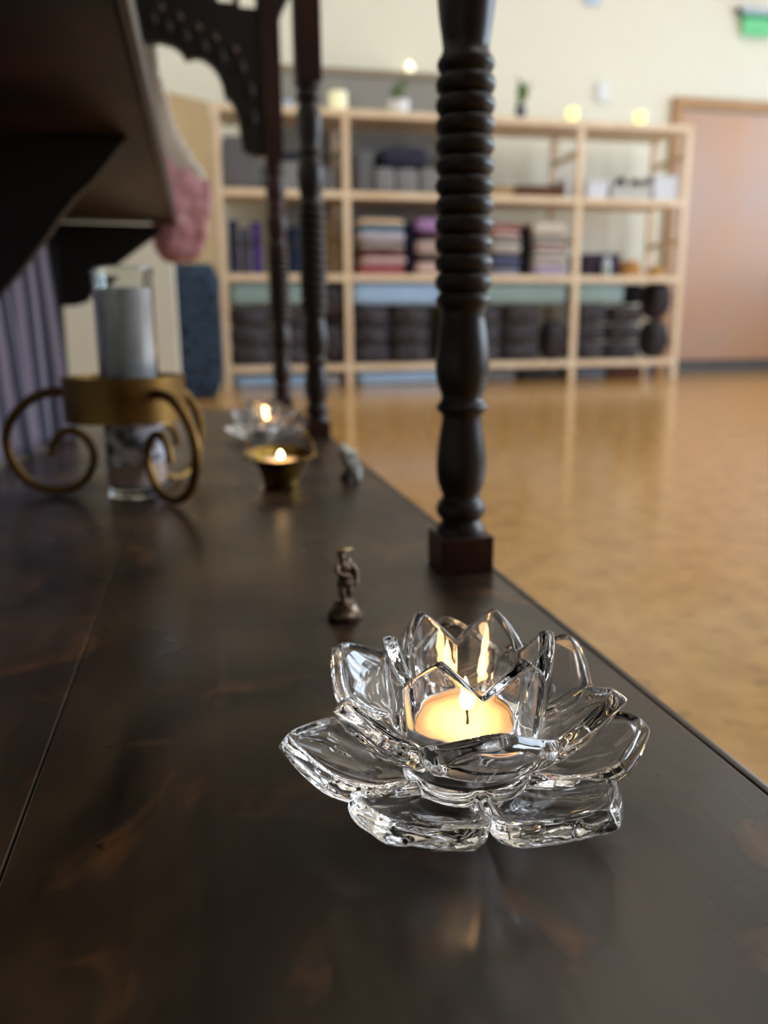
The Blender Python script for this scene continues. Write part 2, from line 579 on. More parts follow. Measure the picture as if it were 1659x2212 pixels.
for (x, y) in ((385, 42), (425, 65), (462, 87), (505, 113), (345, 22)):
    p = at(x, y, Yb)
    MB().lathe([(.004, -.004), (.010, -.0025), (.0085, 0), (.004, .0035), (.0001, .005)], n=20).build('rosette', MT['under'], fb, smooth=True)
    r_ = bpy.data.objects[[o.name for o in bpy.data.objects if o.name.startswith('rosette')][-1]]
    r_.location = (p.x, -.017, p.z); r_.rotation_euler = (PI / 2, 0, 0)
for (x, y) in ((330, 45), (362, 62), (400, 82), (440, 104), (478, 128), (520, 150), (540, 200), (545, 260)):
    p = at(x, y, Yb)
    MB().ell((p.x, -.014, p.z), (.009, .006, .016)).build('carved_leaf', MT['dark'], fb, smooth=True)
# right wing of the bracket, curved, joining the far pillar's top
pts = [(586, 340), (598, 250), (600, 150), (598, 100), (600, 60), (608, 30), (622, 0), (660, -60)]
poly = [(at(x, y, 1.8).x, at(x, y, 1.8).z) for x, y in pts]
poly = poly + [(poly[-1][0], 1.35), (.152, 1.35), (.152, poly[0][1])]
MB().prism(poly, -.012, .012).build('right_wing', MT['dark'], fb, bevel=.002)

# ================================================================ UPPER BENCH
bz = .600
bn = thing('upper_bench', 'dark wooden upper tier over the platform, seen from beneath', 'bench', (0, 0, bz))
MB().box(-.95, -.0445, -.45, YF + .0, 0, .028).build('bench_board', MT['under'], bn, bevel=.003)
MB().box(-.0445, -.036, -.45, YF + .0, -.004, .034).build('edge_strip', mat('edge_highlight_wood', rgb(70, 60, 56), rough=.4, var=.2, scale=20), bn, bevel=.002)  # front edge of the board; its grey tone stands in for the highlight
def bracket(Y, name, pix, m_, th=.022):
    poly = [(at(x, y, Y).x, at(x, y, Y).z - bz) for x, y in pix]
    poly = [(x, min(z, -.0005)) for x, z in poly]
    MB().prism([(x, z) for x, z in poly], Y - th / 2, Y + th / 2).build(name, m_, bn, bevel=.002)
bracket(1.05, 'corner_bracket', [(-150, 290), (278, 291), (272, 306), (240, 350), (205, 392), (170, 425), (140, 462), (110, 505), (75, 552), (40, 595), (0, 640), (-60, 700), (-150, 720)], MT['dark'])
bracket(1.80, 'corner_bracket', [(60, 480), (350, 488), (346, 505), (320, 522), (290, 545), (255, 572), (225, 602), (205, 630), (190, 652), (165, 660), (100, 664), (60, 664)], MT['dark'])
for x, y, mm in ((-.295, 1.80, 'dark'), (-.41, 1.05, 'dark'), (-.36, -.3, 'dark')):
    MB().add([(x + a * s_, y + b * s_, z) for z, s_ in ((0, 1), (AT - bz, .75)) for a, b in ((-.024, -.024), (.024, -.024), (.024, .024), (-.024, .024))],
             [(0, 1, 2, 3), (7, 6, 5, 4), (0, 4, 5, 1), (1, 5, 6, 2), (2, 6, 7, 3), (3, 7, 4, 0)]).build('leg', MT[mm], bn, bevel=.003)
# hanging striped cloth (left)
def sheet(fn, nu, nv, name, m_, thick=.002, parent=None, origin=None):
    me = bpy.data.meshes.new(name)
    vs = [fn(i / nu, j / nv) for j in range(nv + 1) for i in range(nu + 1)]
    o_ = Vector(origin) if origin is not None else Vector((0, 0, 0))
    fs = [(j * (nu + 1) + i, j * (nu + 1) + i + 1, (j + 1) * (nu + 1) + i + 1, (j + 1) * (nu + 1) + i) for j in range(nv) for i in range(nu)]
    me.from_pydata([tuple(Vector(v) - o_) for v in vs], [], fs)
    uv = me.uv_layers.new()
    for p in me.polygons:
        p.use_smooth = True
        for li, vi in zip(p.loop_indices, p.vertices):
            uv.data[li].uv = ((vi % (nu + 1)) / nu, (vi // (nu + 1)) / nv)
    me.materials.append(m_)
    o = bpy.data.objects.new(name, me); COL.objects.link(o)
    o.location = o_
    so = o.modifiers.new('thick', 'SOLIDIFY'); so.thickness = thick; so.offset = 0
    if parent: o.parent = parent
    return o
A, B = Vector((-.345, .80, 0)), Vector((-.226, 1.375, 0))
nrm = Vector((B.y - A.y, A.x - B.x, 0)).normalized()
def cl(u, v):
    p = A.lerp(B, u) + nrm * (.009 * math.sin(u * 46 + 1) + .005 * math.sin(u * 21 + v * 2)) * (1.1 - .5 * v)
    p += nrm * (.012 * (1 - v))
    return (p.x, p.y, AT + .003 + v * (bz - AT - .008))
cloth = sheet(cl, 160, 20, 'striped_cloth', stripes('striped_cloth', rgb(58, 56, 68), rgb(136, 122, 134), rgb(82, 82, 102), 6.5), origin=(-.28, 1.1, AT))
tag(cloth, 'grey and mauve striped cloth hanging in folds under the upper tier at far left', 'cloth')

# white-and-pink silk hanging at the far front corner of the bench
def pk(mbk, pl, r):
    for x, y, rr in pl:
        p = at(x, y, 1.85)
        q = rr / F * 1.9
        mbk.ell(p, (q, q * .55, q))
    return mbk
sk = thing('silk_garland', 'blurred pink and white silk drape hanging past the corner of the upper tier', 'drape', at(360, 300, 1.885))
mk = pk(MB(), [(325, 115, 16), (328, 145, 17), (332, 180, 20), (337, 215, 24), (343, 250, 26), (350, 285, 30), (362, 318, 34), (382, 350, 34), (410, 380, 28)], 1)
mobj('white_silk', remesh(mk, .004, 6), mat('white_silk', rgb(246, 240, 230), rough=.6, var=.03), sk).location = -sk.location
mk = pk(MB(), [(362, 372, 40), (395, 405, 42), (430, 425, 25), (375, 440, 48), (415, 455, 38), (380, 490, 48), (420, 500, 28), (405, 530, 32), (375, 525, 40), (440, 405, 16)], 1)
me = remesh(mk, .004, 5)
for v in me.vertices:
    n_ = noise.noise(v.co * 45)
    v.co += v.normal * n_ * .003
me = me
mobj('pink_silk', me, mat('pink_silk', rgb(242, 186, 194), rough=.6, col2=rgb(228, 164, 176), scale=14), sk).location = -sk.location

# ================================================================ GLASS LOTUS
def petal(mb, az, line, wid, th, cup, nt=26, ns=18, tipth=.6):
    """closed thick petal. line: (r, z) control points; wid: half-width"""
    ca, sa = math.cos(az), math.sin(az)
    rad = Vector((ca, sa, 0)); tan = Vector((-sa, ca, 0)); up = Vector((0, 0, 1))
    def cr_(t):
        n = len(line) - 1
        k = min(int(t * n), n - 1); u = t * n - k
        g = [line[max(k - 1, 0)], line[k], line[k + 1], line[min(k + 2, n)]]
        out = []
        for c in (0, 1):
            p0, p1, p2, p3 = [q[c] for q in g]
            out.append(.5 * (2 * p1 + (p2 - p0) * u + (2 * p0 - 5 * p1 + 4 * p2 - p3) * u * u + (3 * p1 - p0 - 3 * p2 + p3) * u ** 3))
        return out
    shp = [(0, .42), (.15, .62), (.3, .84), (.45, .96), (.58, 1), (.66, .96), (.8, .66), (.9, .35), (1, .04)]
    def sw(t):
        for (a, x), (b, y) in zip(shp, shp[1:]):
            if t <= b:
                u = (t - a) / (b - a)
                return x + (y - x) * u
        return shp[-1][1]
    top, bot = [], []
    for j in range(nt + 1):
        t = j / nt
        r0, z0_ = cr_(t)
        r1, z1_ = cr_(min(1, t + .01)); r2, z2_ = cr_(max(0, t - .01))
        d = Vector((r1 - r2, z1_ - z2_)).normalized()
        nrm_ = rad * (-d.y) + up * d.x
        wt = wid * sw(t)
        for i in range(ns + 1):
            s = -1 + 2 * i / ns
            lift = cup * (abs(s) ** 2.2) * wt
            rim = 1.0 + .55 * max(0, (abs(s) - .72)) / .28 if t < .9 else 1.3
            ht = th * .5 * (1 - .35 * t) * rim * (1 - .5 * max(0, abs(s) - .9) / .1)
            p = rad * r0 + tan * (s * wt) + up * z0_ + nrm_ * lift
            top.append(p + nrm_ * ht); bot.append(p - nrm_ * ht)
    n = ns + 1; K = len(top)
    vs = top + bot; fs = []
    for j in range(nt):
        for i in range(ns):
            a = j * n + i
            fs.append((a, a + 1, a + n + 1, a + n))
            fs.append((K + a, K + a + n, K + a + n + 1, K + a + 1))
    for j in range(nt):
        a = j * n
        fs.append((a, a + n, K + a + n, K + a))
        a = j * n + ns
        fs.append((a, K + a, K + a + n, a + n))
    for i in range(ns):
        fs.append((i, K + i, K + i + 1, i + 1))
        a = nt * n + i
        fs.append((a, a + 1, K + a + 1, K + a))
    mb.add(vs, fs)


def lotus_mesh():
    mb = MB()
    for k in range(6):
        az = k * PI / 3
        petal(mb, az, [(.016, .0055), (.032, .0058), (.046, .0105), (.057, .0165), (.0660, .0236)], .0228, .0080, .26)
        petal(mb, az + PI / 6, [(.021, .0225), (.031, .0255), (.040, .0310), (.047, .0385), (.0526, .0482)], .0215, .0068, .26)
    # cup with six pointed lobes
    n = 144
    outer = [(.0185, .0002), (.0215, .002), (.0225, .008), (.0238, .016), (.0258, .025), (.0280, .034), (.0293, .044), (.0297, .060)]
    inner = [(.0198, .0125), (.0202, .018), (.0208, .025), (.0220, .034), (.0234, .044), (.0246, .060)]
    def top_z(a):
        d = abs(((a / (PI / 3) + .5) % 1) - .5) * 2      # 0 at the tip, 1 at the notch
        return .0480 + (.0608 - .0480) * (1 - d ** 1.1) ** .95
    def samp(pr, z):
        for (r0, z0_), (r1, z1_) in zip(pr, pr[1:]):
            if z <= z1_:
                return r0 + (r1 - r0) * max(0, (z - z0_)) / (z1_ - z0_)
        return pr[-1][0]
    vs = []; rows = []
    def scal(a, z):
        d = abs(((a / (PI / 3) + .5) % 1) - .5) * 2
        k = max(0, min(1, (z - .012) / .03))
        return 1 + k * (.075 * (1 - d ** 1.6) - .05)
    for q in range(21):
        u = q / 20
        row = []
        for i in range(n):
            a = 2 * PI * i / n
            z = .0002 + (top_z(a) - .0002) * u
            r_ = samp(outer, z) * scal(a, z)
            row.append(len(vs)); vs.append((r_ * math.cos(a), r_ * math.sin(a), z))
        rows.append(row)
    row = []
    for i in range(n):
        a = 2 * PI * i / n
        z = top_z(a) + .0008
        r_ = (samp(outer, z) + samp(inner, z)) / 2 * scal(a, z)
        row.append(len(vs)); vs.append((r_ * math.cos(a), r_ * math.sin(a), z))
    rows.append(row)
    for q in range(17):
        u = 1 - q / 16
        row = []
        for i in range(n):
            a = 2 * PI * i / n
            z = .0125 + (top_z(a) - .0125) * u
            r_ = samp(inner, z) * scal(a, z)
            row.append(len(vs)); vs.append((r_ * math.cos(a), r_ * math.sin(a), z))
        rows.append(row)
    fs = []
    for a, b in zip(rows, rows[1:]):
        for i in range(n):
            j = (i + 1) % n
            fs.append((a[i], a[j], b[j], b[i]))
    fs.append(tuple(reversed(rows[0]))); fs.append(tuple(rows[-1]))
    mb.add(vs, fs)
    return remesh(mb, .00055, 6, .5)


LM = lotus_mesh()
LC = Vector((.0858, .2550, AT))
lot = mobj('glass_lotus', LM, MT['glass'], None, LC)
lot.rotation_euler = (0, 0, math.radians(-7.9))
lot.location.z = AT + .0003 - min(v.co.z for v in LM.vertices)
tag(lot, 'large clear glass lotus candle holder with three tiers of petals, nearest the viewer', 'candle holder', 'glass lotus candle holders')


def tealight(name, label, r, h, loc, metal=True, ds=1, group='lit tealights', en=.008, fs=1):
    t = thing(name, label, 'candle', loc, 0, group)
    if metal:
        MB().lathe([(r, 0), (r + .0002, h), (r + .0006, h + .0003), (r, h + .0004), (r - .0004, h), (r - .0004, .0006), (0.00001, .0006)], n=64).build('tin_cup', MT['alu'], t, smooth=True, angle=40)
    MB().lathe([(.00001, .0007), (r - .0006, .0007), (r - .0006, h - .0016), (r - .0016, h - .0010), (r * .7, h - .0013), (r * .3, h - .0024), (.00001, h - .0026)], n=48).build('wax', MT['wax'], t, smooth=True, angle=50)
    wx = t.children[-1] if t.children[-1].name.startswith('wax') else [c for c in t.children if c.name.startswith('wax')][0]
    MB().tube([(0, 0, h - .003), (.0003, 0, h), (-.0003, 0, h + .004)], .0006, n=8).build('wick', MT['wick'], wx, smooth=True)
    fh = .013
    pr = [(.00001, 0), (.0016, .0009), (.0026, .0028), (.0027, .0046), (.0021, .0072), (.0012, .0098), (.0005, .0118), (.00001, fh)]
    MB().lathe([(a * ds, b * fs) for a, b in pr], 0, 0, h + .0015, n=24).build('flame', MT['flame'], t, smooth=True)
    ld = bpy.data.lights.new('flame_light', 'POINT')
    ld.energy = en; ld.color = (1, .58, .25); ld.shadow_soft_size = .003
    lo = bpy.data.objects.new('flame_light', ld); COL.objects.link(lo)
    lo.parent = t; lo.location = (0, 0, h + .018)
    return t


tealight('tealight', 'lit white tealight in a tin cup inside the nearest glass lotus', .0188, .017, (LC.x - .001, LC.y, AT + .0138))

l2 = dup(lot, 'small-looking blurred clear glass lotus candle holder at the far end of the platform', None)
l2.location = (.0905, 1.275, lot.location.z); l2.rotation_euler = (0, 0, math.radians(10))
tealight('tealight', 'lit white tealight inside the far glass lotus', .0188, .017, (.0905, 1.275, AT + .0138))

# ================================================================ BRONZE FIGURINE
fx, fy = .0738, .4470
fg = thing('bronze_figurine', 'tiny tarnished bronze statuette of a standing figure on a round stepped base', 'figurine', (fx, fy, AT), math.radians(10))
MB().lathe([(.0097, 0), (.0103, .0006), (.0106, .0022), (.0105, .0038), (.0092, .0048), (.0087, .0052), (.0072, .0075), (.0064, .0090), (.0066, .0096), (.0058, .0104), (.0040, .0112), (.0036, .0118)], n=48).build('base', MT['bronze'], fg, smooth=True, angle=40)
mb = MB()
def limb(pts, r0, r1):
    mb.tube(pts, lambda t: r0 + (r1 - r0) * t, n=10, sub=4)
limb([(.0016, -.0004, .0105), (.0015, -.0006, .0145), (.0018, -.001, .0170), (.0010, 0, .0215)], .0013, .0024)     # standing leg
limb([(-.0008, -.0022, .0108), (-.0016, -.0018, .0140), (-.0022, -.0016, .0172), (-.0010, 0, .0215)], .0012, .0024)  # bent leg
mb.ell((.0006, -.0014, .0112), (.0030, .0018, .0011)); mb.ell((-.0016, -.003, .0112), (.0022, .0016, .0010))
mb.ell((0, 0, .0215), (.0042, .0034, .0034))          # hips
mb.ell((-.0004, 0, .0262), (.0032, .0026, .0042))      # waist
mb.ell((-.0003, .0002, .0305), (.0042, .0028, .0038))  # chest
limb([(.0032, 0, .0330), (.0052, -.0008, .0295), (.0056, -.0018, .0255), (.0048, -.0030, .0225)], .0014, .0011)      # right arm down the side
mb.ell((.0047, -.0031, .0217), (.0015, .0012, .0016))
limb([(-.0036, 0, .0330), (-.0046, -.0024, .0300), (-.0024, -.0040, .0280), (.0002, -.0040, .0270)], .0014, .0010)   # left forearm across
mb.ell((.0008, -.0040, .0268), (.0013, .0010, .0012))
limb([(.0016, .0016, .0350), (.0040, .0016, .0310), (.0050, .0018, .0265), (.0036, .0018, .0225)], .0018, .0014)     # shawl fall
limb([(-.0044, -.0024, .0225), (0, -.0038, .0226), (.0048, -.0022, .0218)], .0010, .0010)                             # belt
limb([(-.0010, 0, .0335), (-.0012, -.0003, .0355)], .0012, .0011)
mb.ell((-.0014, -.0004, .0374), (.0020, .0021, .0026))  # head
mb.ell((-.0014, -.0026, .0370), (.0005, .0006, .0007))  # nose
mb.ell((-.0010, .0002, .0403), (.0028, .0024, .0012))
body = mobj('standing_body', remesh(mb, .00032, 3), MT['bronze'], fg)
body.scale = (1.2, 1.2, 1)
mb = MB(); limb_ = mb
mb.tube([(-.0052, -.0012, .0400), (-.0026, -.0014, .0412), (.0004, -.0008, .0414), (.0024, 0, .0412), (.0048, .0006, .0418)], lambda t: .0009 + .0006 * math.sin(PI * t), n=10, sub=5)
mb.ell((-.0005, 0, .0418), (.0030, .0022, .0008)); mb.ell((.0044, .0006, .0416), (.0014, .0012, .0010)); mb.ell((-.0046, -.0012, .0400), (.0013, .0011, .0008))
mobj('flat_hat', remesh(mb, .00032, 2), mat('worn_gold_bronze', rgb(176, 156, 118), rough=.4, metal=.85, var=.4, scale=300), fg)

# ================================================================ PALE STONE FIGURE
sg = thing('stone_figure', 'small pale grey stone carved figure near the platform edge, past the brass bowl', 'figurine', (.1530, .884, AT), 0)
mb = MB()
for x, z, rx, rz_ in ((.0085, .005, .006, .006), (.0065, .012, .008, .008), (.001, .020, .0095, .009), (-.003, .028, .0085, .009), (-.006, .035, .0062, .0065), (.010, .003, .004, .003), (.004, .027, .005, .008), (.007, .018, .004, .006)):
    mb.ell((x, 0, z), (rx, .007, rz_))
me = remesh(mb, .0012, 2)
for v in me.vertices: v.co += v.normal * noise.noise(v.co * 260) * .0018
mobj('carved_body', me, MT['stone'], sg)
mb = MB(); mb.ell((-.004, -.002, .005), (.0075, .007, .0052)); mb.ell((-.002, -.002, .011), (.005, .005, .004)); mb.ell((-.0095, .0, .030), (.002, .003, .006))
mobj('dark_foot', remesh(mb, .0012, 2), MT['dark'], sg)
for o in sg.children: o.location.z = -min(v.co.z for v in o.data.vertices)
sg.location = (.1535, .884, AT)

# ================================================================ BRASS BOWL
bx_, by_ = .0768, .875
bw = thing('brass_bowl', 'small flared brass bowl with a thin wire handle holding a lit tealight', 'bowl', (bx_, by_, AT))
MB().lathe([(.018, 0), (.0195, .0015), (.0195, .004), (.021, .010), (.0245, .020), (.0285, .028), (.0345, .033), (.0375, .0350), (.0378, .0362), (.0370, .0366), (.0335, .0345), (.0275, .0295), (.0240, .022), (.0215, .0170), (.00001, .0170)], n=64).build('bowl_body', MT['brass2'], bw, smooth=True, angle=50)
for v in bpy.data.objects['bowl_body'].data.vertices: v.co.z += .10 * v.co.y * max(0, (v.co.z - .018) / .018)
hp = []
for k in range(13):
    a = PI * k / 12
    hp.append((.0372 * math.cos(a), .016 * math.sin(a), .034 + .040 * math.sin(a)))
MB().tube(hp, .0005, n=8).build('wire_handle', MT['brass2'], bw, smooth=True)
for s in (-1, 1): MB().ell((.0375 * s, 0, .033), (.002, .003, .003)).build('handle_lug', MT['brass2'], bw, smooth=True)
tealight('tealight', 'lit white tealight inside the small brass bowl', .0185, .0125, (bx_, by_, AT + .0174), group='lit tealights', fs=.62)

# ================================================================ CANDLE STAND
cx, cy = -.0795, .868
cs = thing('scroll_candle_stand', 'aged brass ring stand on three scrolled legs around the tall glass', 'candle stand', (cx, cy, AT))
MB().ring([(.0570, .0795), (.0600, .0795), (.0600, .1235), (.0570, .1235)], n=96).build('ring', MT['brass'], cs, smooth=True, angle=40)
sc_ = [(.000, .1075), (.020, .1070), (.040, .0990), (.058, .0820), (.067, .0610), (.064, .0385), (.050, .0170), (.026, .0060), (.003, .0085), (-.014, .0205), (-.022, .0405), (-.017, .0580), (-.004, .0680), (.010, .0655), (.0185, .0555), (.0215, .0420)]
for az in (168, -57, 55):
    a = math.radians(az)
    pts = [((.0590 + d) * math.cos(a), (.0590 + d) * math.sin(a), z) for d, z in sc_]
    MB().tube(pts, lambda t: .0052 - .0014 * t, n=14, sub=6).build('scroll_leg', MT['brass'], cs, smooth=True, angle=60)
# cross straps that carry the glass just under the ring
sb = MB()
gx, gy = -.0735, .868
gz = thing('glass_candle', 'tall clear glass cylinder with pale candle wax inside the brass ring stand', 'candle', (gx, gy, AT))
MB().lathe([(.0270, 0), (.0292, .002), (.0295, .006), (.0290, .012), (.0290, .219), (.0297, .2225), (.0303, .226), (.0297, .2285), (.0285, .227), (.0278, .222), (.0272, .218), (.0272, .012), (.0250, .009), (.00001, .009)], n=72).build('glass_cylinder', MT['glass2'], gz, smooth=True, angle=50)
MB().lathe([(.00001, .0092), (.0245, .0095), (.0268, .0125), (.0268, .2080), (.0250, .2090), (.00001, .2075)], n=48).build('wax_fill', MT['fill'], gz, smooth=True, angle=40)
MB().ring([(.02905, .036), (.02925, .036), (.02925, .079), (.02905, .079)], n=72).build('paper_label', MT['labelm'], gz, smooth=True, angle=40)
MB().ring([(.02905, .014), (.02925, .014), (.02925, .035), (.02905, .035)], n=72).build('lower_band', MT['brownwax'], gz, smooth=True, angle=40)

# ================================================================ STORAGE SHELF
SX, SW, SY, SD = .166, 3.415, 5.75, .50
bay = SW / 4
sh = thing('storage_shelf', 'long pale pine storage shelf of four bays against the far wall', 'shelf', (SX, SY, 0))
for i in range(5):
    x = i * bay
    for y in (0, SD - .035):
        MB().box(x - .0235, x + .0235, y, y + .035, 0, 1.80).build('upright_post', MT['pine'], sh, bevel=.003)
    for z in (.25, 1.0, 1.6):
        MB().box(x - .012, x + .012, .035, SD - .035, z, z + .04).build('side_rung', MT['pine'], sh, bevel=.002)
SZ = [.150, .765, 1.310, 1.825]
for j, z in enumerate(SZ):
    for i in range(4):
        x0, x1 = i * bay + .024, (i + 1) * bay - .024
        if j == 3: x0 -= .046 if i == 0 else .023; x1 += .046 if i == 3 else .023
        MB().box(x0, x1, -.004, SD, z - .02, z).box(x0, x1, -.004, .02, z - .045, z - .0201).build('shelf_board', MT['pine'], sh, bevel=.002)


def px(x, y, Y=SY + .1): return at(x, y, Y)


def soft(w, d, h, seed=0, p=.32, nz=.006, lay=0):
    """pillow-like rounded block, base at z=0"""
    rnd = random.Random(seed)
    off = Vector((rnd.random() * 9, rnd.random() * 9, rnd.random() * 9))
    nu, nv = 40, 18
    vs, fs = [], []
    def sg_(v, e): return math.copysign(abs(v) ** e, v)
    for j in range(nv + 1):
        b = -PI / 2 + PI * j / nv
        for i in range(nu):
            a = 2 * PI * i / nu
            v = Vector((sg_(math.cos(b), p) * sg_(math.cos(a), p) * w / 2, sg_(math.cos(b), p) * sg_(math.sin(a), p) * d / 2, sg_(math.sin(b), p + .25) * h / 2 + h / 2))
            k = noise.noise(v * 9 + off)
            v += Vector((k * nz * 2, noise.noise(v * 7 + off * 2) * nz * 2, k * nz if 0 < j < nv else 0))
            if lay: v.x += .006 * math.sin(v.z / h * lay * PI * 2)
            v.z = min(max(0, v.z), h)
            vs.append(v)
    for j in range(nv):
        for i in range(nu):
            i2 = (i + 1) % nu
            fs.append((j * nu + i, j * nu + i2, (j + 1) * nu + i2, (j + 1) * nu + i))
    return MB().add(vs, fs)


def soft_thing(name, label, cat, x0, x1, z0, z1, d, m_, seed, group=None, y=None, **k):
    yy = SY + .03 + d / 2 if y is None else y
    o = soft(x1 - x0, d, z1 - z0, seed, **k).build(name, m_, None, smooth=True)
    o.location = ((x0 + x1) / 2, yy, z0)
    tag(o, label, cat, group)
    return o


# ---- round meditation cushions
def cushion_mesh():
    mb = MB(); n = 72; prof_ = [(.0001, 0), (.07, .0), (.126, .003), (.142, .020), (.1455, .062), (.142, .108), (.126, .127), (.07, .130), (.0001, .129)]
    vs, fs = [], []
    for r_, z in prof_:
        for i in range(n):
            a = 2 * PI * i / n
            k = 1 + (.022 * math.cos(a * 18) if .1 < r_ else 0)
            vs.append((r_ * k * math.cos(a), r_ * k * math.sin(a), z))
    for j in range(len(prof_) - 1):
        for i in range(n):
            i2 = (i + 1) % n
            fs.append((j * n + i, j * n + i2, (j + 1) * n + i2, (j + 1) * n + i))
    return mb.add(vs, fs)
CM = fab('charcoal_cotton', rgb(78, 74, 80), var=.25)
cproto = thing('round_cushion', 'x', 'cushion', (0, 0, 0), 0, 'round charcoal meditation cushions')
cushion_mesh().build('cushion_body', CM, cproto, smooth=True)
MB().tube([(-.03, -.150, .062), (-.02, -.163, .074), (0, -.167, .078), (.02, -.163, .074), (.03, -.150, .062)], .006, n=8).build('carry_strap', CM, cproto, smooth=True)
first = True
rown = ['bottom', 'middle', 'top']
bayn = ['first bay from the left', 'second bay', 'third bay', 'rightmost bay']
grid = {b: [(.174, 'left'), (.474, 'right')] for b in range(4)}
for b in range(4):
    for (dx, side) in grid[b]:
        for r_ in range(3):
            lab = 'round charcoal cushion, %s one of the %s stack in the %s' % (rown[r_], side, bayn[b])
            loc = (SX + b * bay + dx + random.uniform(-.002, .002), SY + .175 + random.uniform(-.01, .01), SZ[0] + .001 + r_ * .135)
            if first:
                c = cproto; c['label'] = lab; c.location = loc; first = False
            else:
                c = dup(cproto, lab, loc)
            c.rotation_euler = (0, 0, random.uniform(-.4, .4))
# third column of bay B (hidden partly by the pillar)
# cushions standing on edge
def edge_cushion(x, z, lab, ly=.172):
    c = dup(cproto, lab, (x, SY + ly, z))
    c.rotation_euler = (0, PI / 2, 0)
    return c
edge_cushion(SX + bay - .162, SZ[0] + .150, 'charcoal cushion on edge, lower of two at the right of the first bay')
edge_cushion(SX + bay - .162, SZ[0] + .446, 'charcoal cushion on edge, upper of two at the right of the first bay')
edge_cushion(SX + 2 * bay - .162, SZ[0] + .150, 'charcoal cushion on edge at the right of the second bay, behind the near pillar')
edge_cushion(SX + 3 * bay - .162, SZ[0] + .150, 'charcoal cushion on edge at the right of the third bay, beside the post')
edge_cushion(SX + 4 * bay - .162, SZ[0] + .150, 'charcoal cushion on edge, lower of two at the right end of the shelf')
edge_cushion(SX + 4 * bay - .162, SZ[0] + .446, 'charcoal cushion on edge, upper of two at the right end of the shelf')

# ---- folded mats above the cushions and under the lowest shelf
mb1, mb2 = fab('pale_blue_vinyl', rgb(168, 200, 236), .08), fab('grey_green_vinyl', rgb(150, 172, 172), .1)
def yz(x, y): return at(x, y, SY + .08).z
for x0, x1, ya, yb_, m_, lab, nm in (
        (SX + .04, SX + .60, 652, 616, mb2, 'grey-green folded mat lying on the cushions of the first bay', 'folded_mat'),
        (SX + bay + .03, SX + 2 * bay - .10, 655, 612, mb1, 'bright pale blue folded mat on the cushions of the second bay', 'folded_mat'),
        (SX + 2 * bay + .03, SX + 3 * bay - .04, 650, 616, mb2, 'grey-green folded mat on the cushions of the third bay', 'folded_mat'),
        (SX + 3 * bay + .03, SX + 3 * bay + .42, 648, 616, mb2, 'short grey-green mat on the cushions of the rightmost bay', 'folded_mat')):
    zt = SZ[0] + .135 * 3 + .004
    soft_thing(nm, lab, 'mat', x0, x1, zt, SZ[1] - .05, .36, m_, hash(lab) % 97 if False else int(x0 * 10), 'folded mats', p=.18)
soft_thing('folded_bolster', 'black flat bolster above the cushions of the rightmost bay', 'bolster', SX + 3 * bay + .445, SX + 4 * bay - .28, SZ[0] + .412, SZ[1] - .05, .34, fab('black_cotton', rgb(26, 24, 28)), 5, p=.25)
for x0, x1, h, m_, lab in (
        (SX + .05, SX + .60, .08, mb1, 'pale blue mat on the floor under the first bay'),
        (SX + .64, SX + bay - .06, .07, fab('pale_grey_vinyl', rgb(170, 172, 176)), 'short pale grey mat on the floor under the first bay'),
        (SX + bay + .06, SX + 2 * bay - .05, .095, mb1, 'pale blue mat on the floor under the second bay'),
        (SX + 2 * bay + .05, SX + 2 * bay + .42, .085, fab('slate_vinyl', rgb(120, 120, 124)), 'slate grey mat on the floor under the third bay'),
        (SX + 2 * bay + .45, SX + 3 * bay - .05, .07, fab('blackish_vinyl', rgb(60, 56, 58)), 'blackish mat on the floor under the third bay'),
        (SX + 3 * bay + .05, SX + 3 * bay + .30, .085, fab('slate_blue_vinyl', rgb(106, 112, 124)), 'slate blue mat on the floor under the rightmost bay'),
        (SX + 3 * bay + .31, SX + 3 * bay + .62, .085, fab('brown_vinyl', rgb(92, 62, 52)), 'dark brown mat on the floor under the rightmost bay')):
    soft_thing('floor_mat', lab, 'mat', x0, x1, .001, h, .40, m_, int(x0 * 13), 'mats under the shelf', p=.15)

# ---- bay by bay, middle shelf (z = SZ[1]): rolled mats standing
def roll(x, r_, h, m_, lab, seed=0, lean=0):
    t = thing('rolled_mat', lab, 'yoga mat', (x, SY + .12 + r_, SZ[1] + .001), seed, 'rolled mats standing on end')
    pts = []
    mb = MB(); n = 120
    ins, outs = [], []
    for i in range(n + 1):
        a = i / n * 2 * PI * 3.5
        rr = r_ * (.25 + .75 * i / n)
        outs.append((rr * math.cos(a), rr * math.sin(a))); rr2 = rr - .006
        ins.append((rr2 * math.cos(a), rr2 * math.sin(a)))
    vs = [(x_, y_, 0) for x_, y_ in outs] + [(x_, y_, 0) for x_, y_ in ins] + [(x_, y_, h) for x_, y_ in outs] + [(x_, y_, h) for x_, y_ in ins]
    k = n + 1; fs = []
    for i in range(n):
        fs += [(i, i + 1, 2 * k + i + 1, 2 * k + i), (k + i + 1, k + i, 3 * k + i, 3 * k + i + 1), (2 * k + i, 2 * k + i + 1, 3 * k + i + 1, 3 * k + i), (i + 1, i, k + i, k + i + 1)]
    fs += [(0, 2 * k, 3 * k, k), (n, k + n, 3 * k + n, 2 * k + n)]
    mb.add(vs, fs).build('mat_roll', m_, t, smooth=True, angle=60)
    MB().ring([(r_ + .0005, h * .6), (r_ + .004, h * .6), (r_ + .004, h * .6 + .03), (r_ + .0005, h * .6 + .03)], n=32).build('strap', MT['black'], t)
    return t
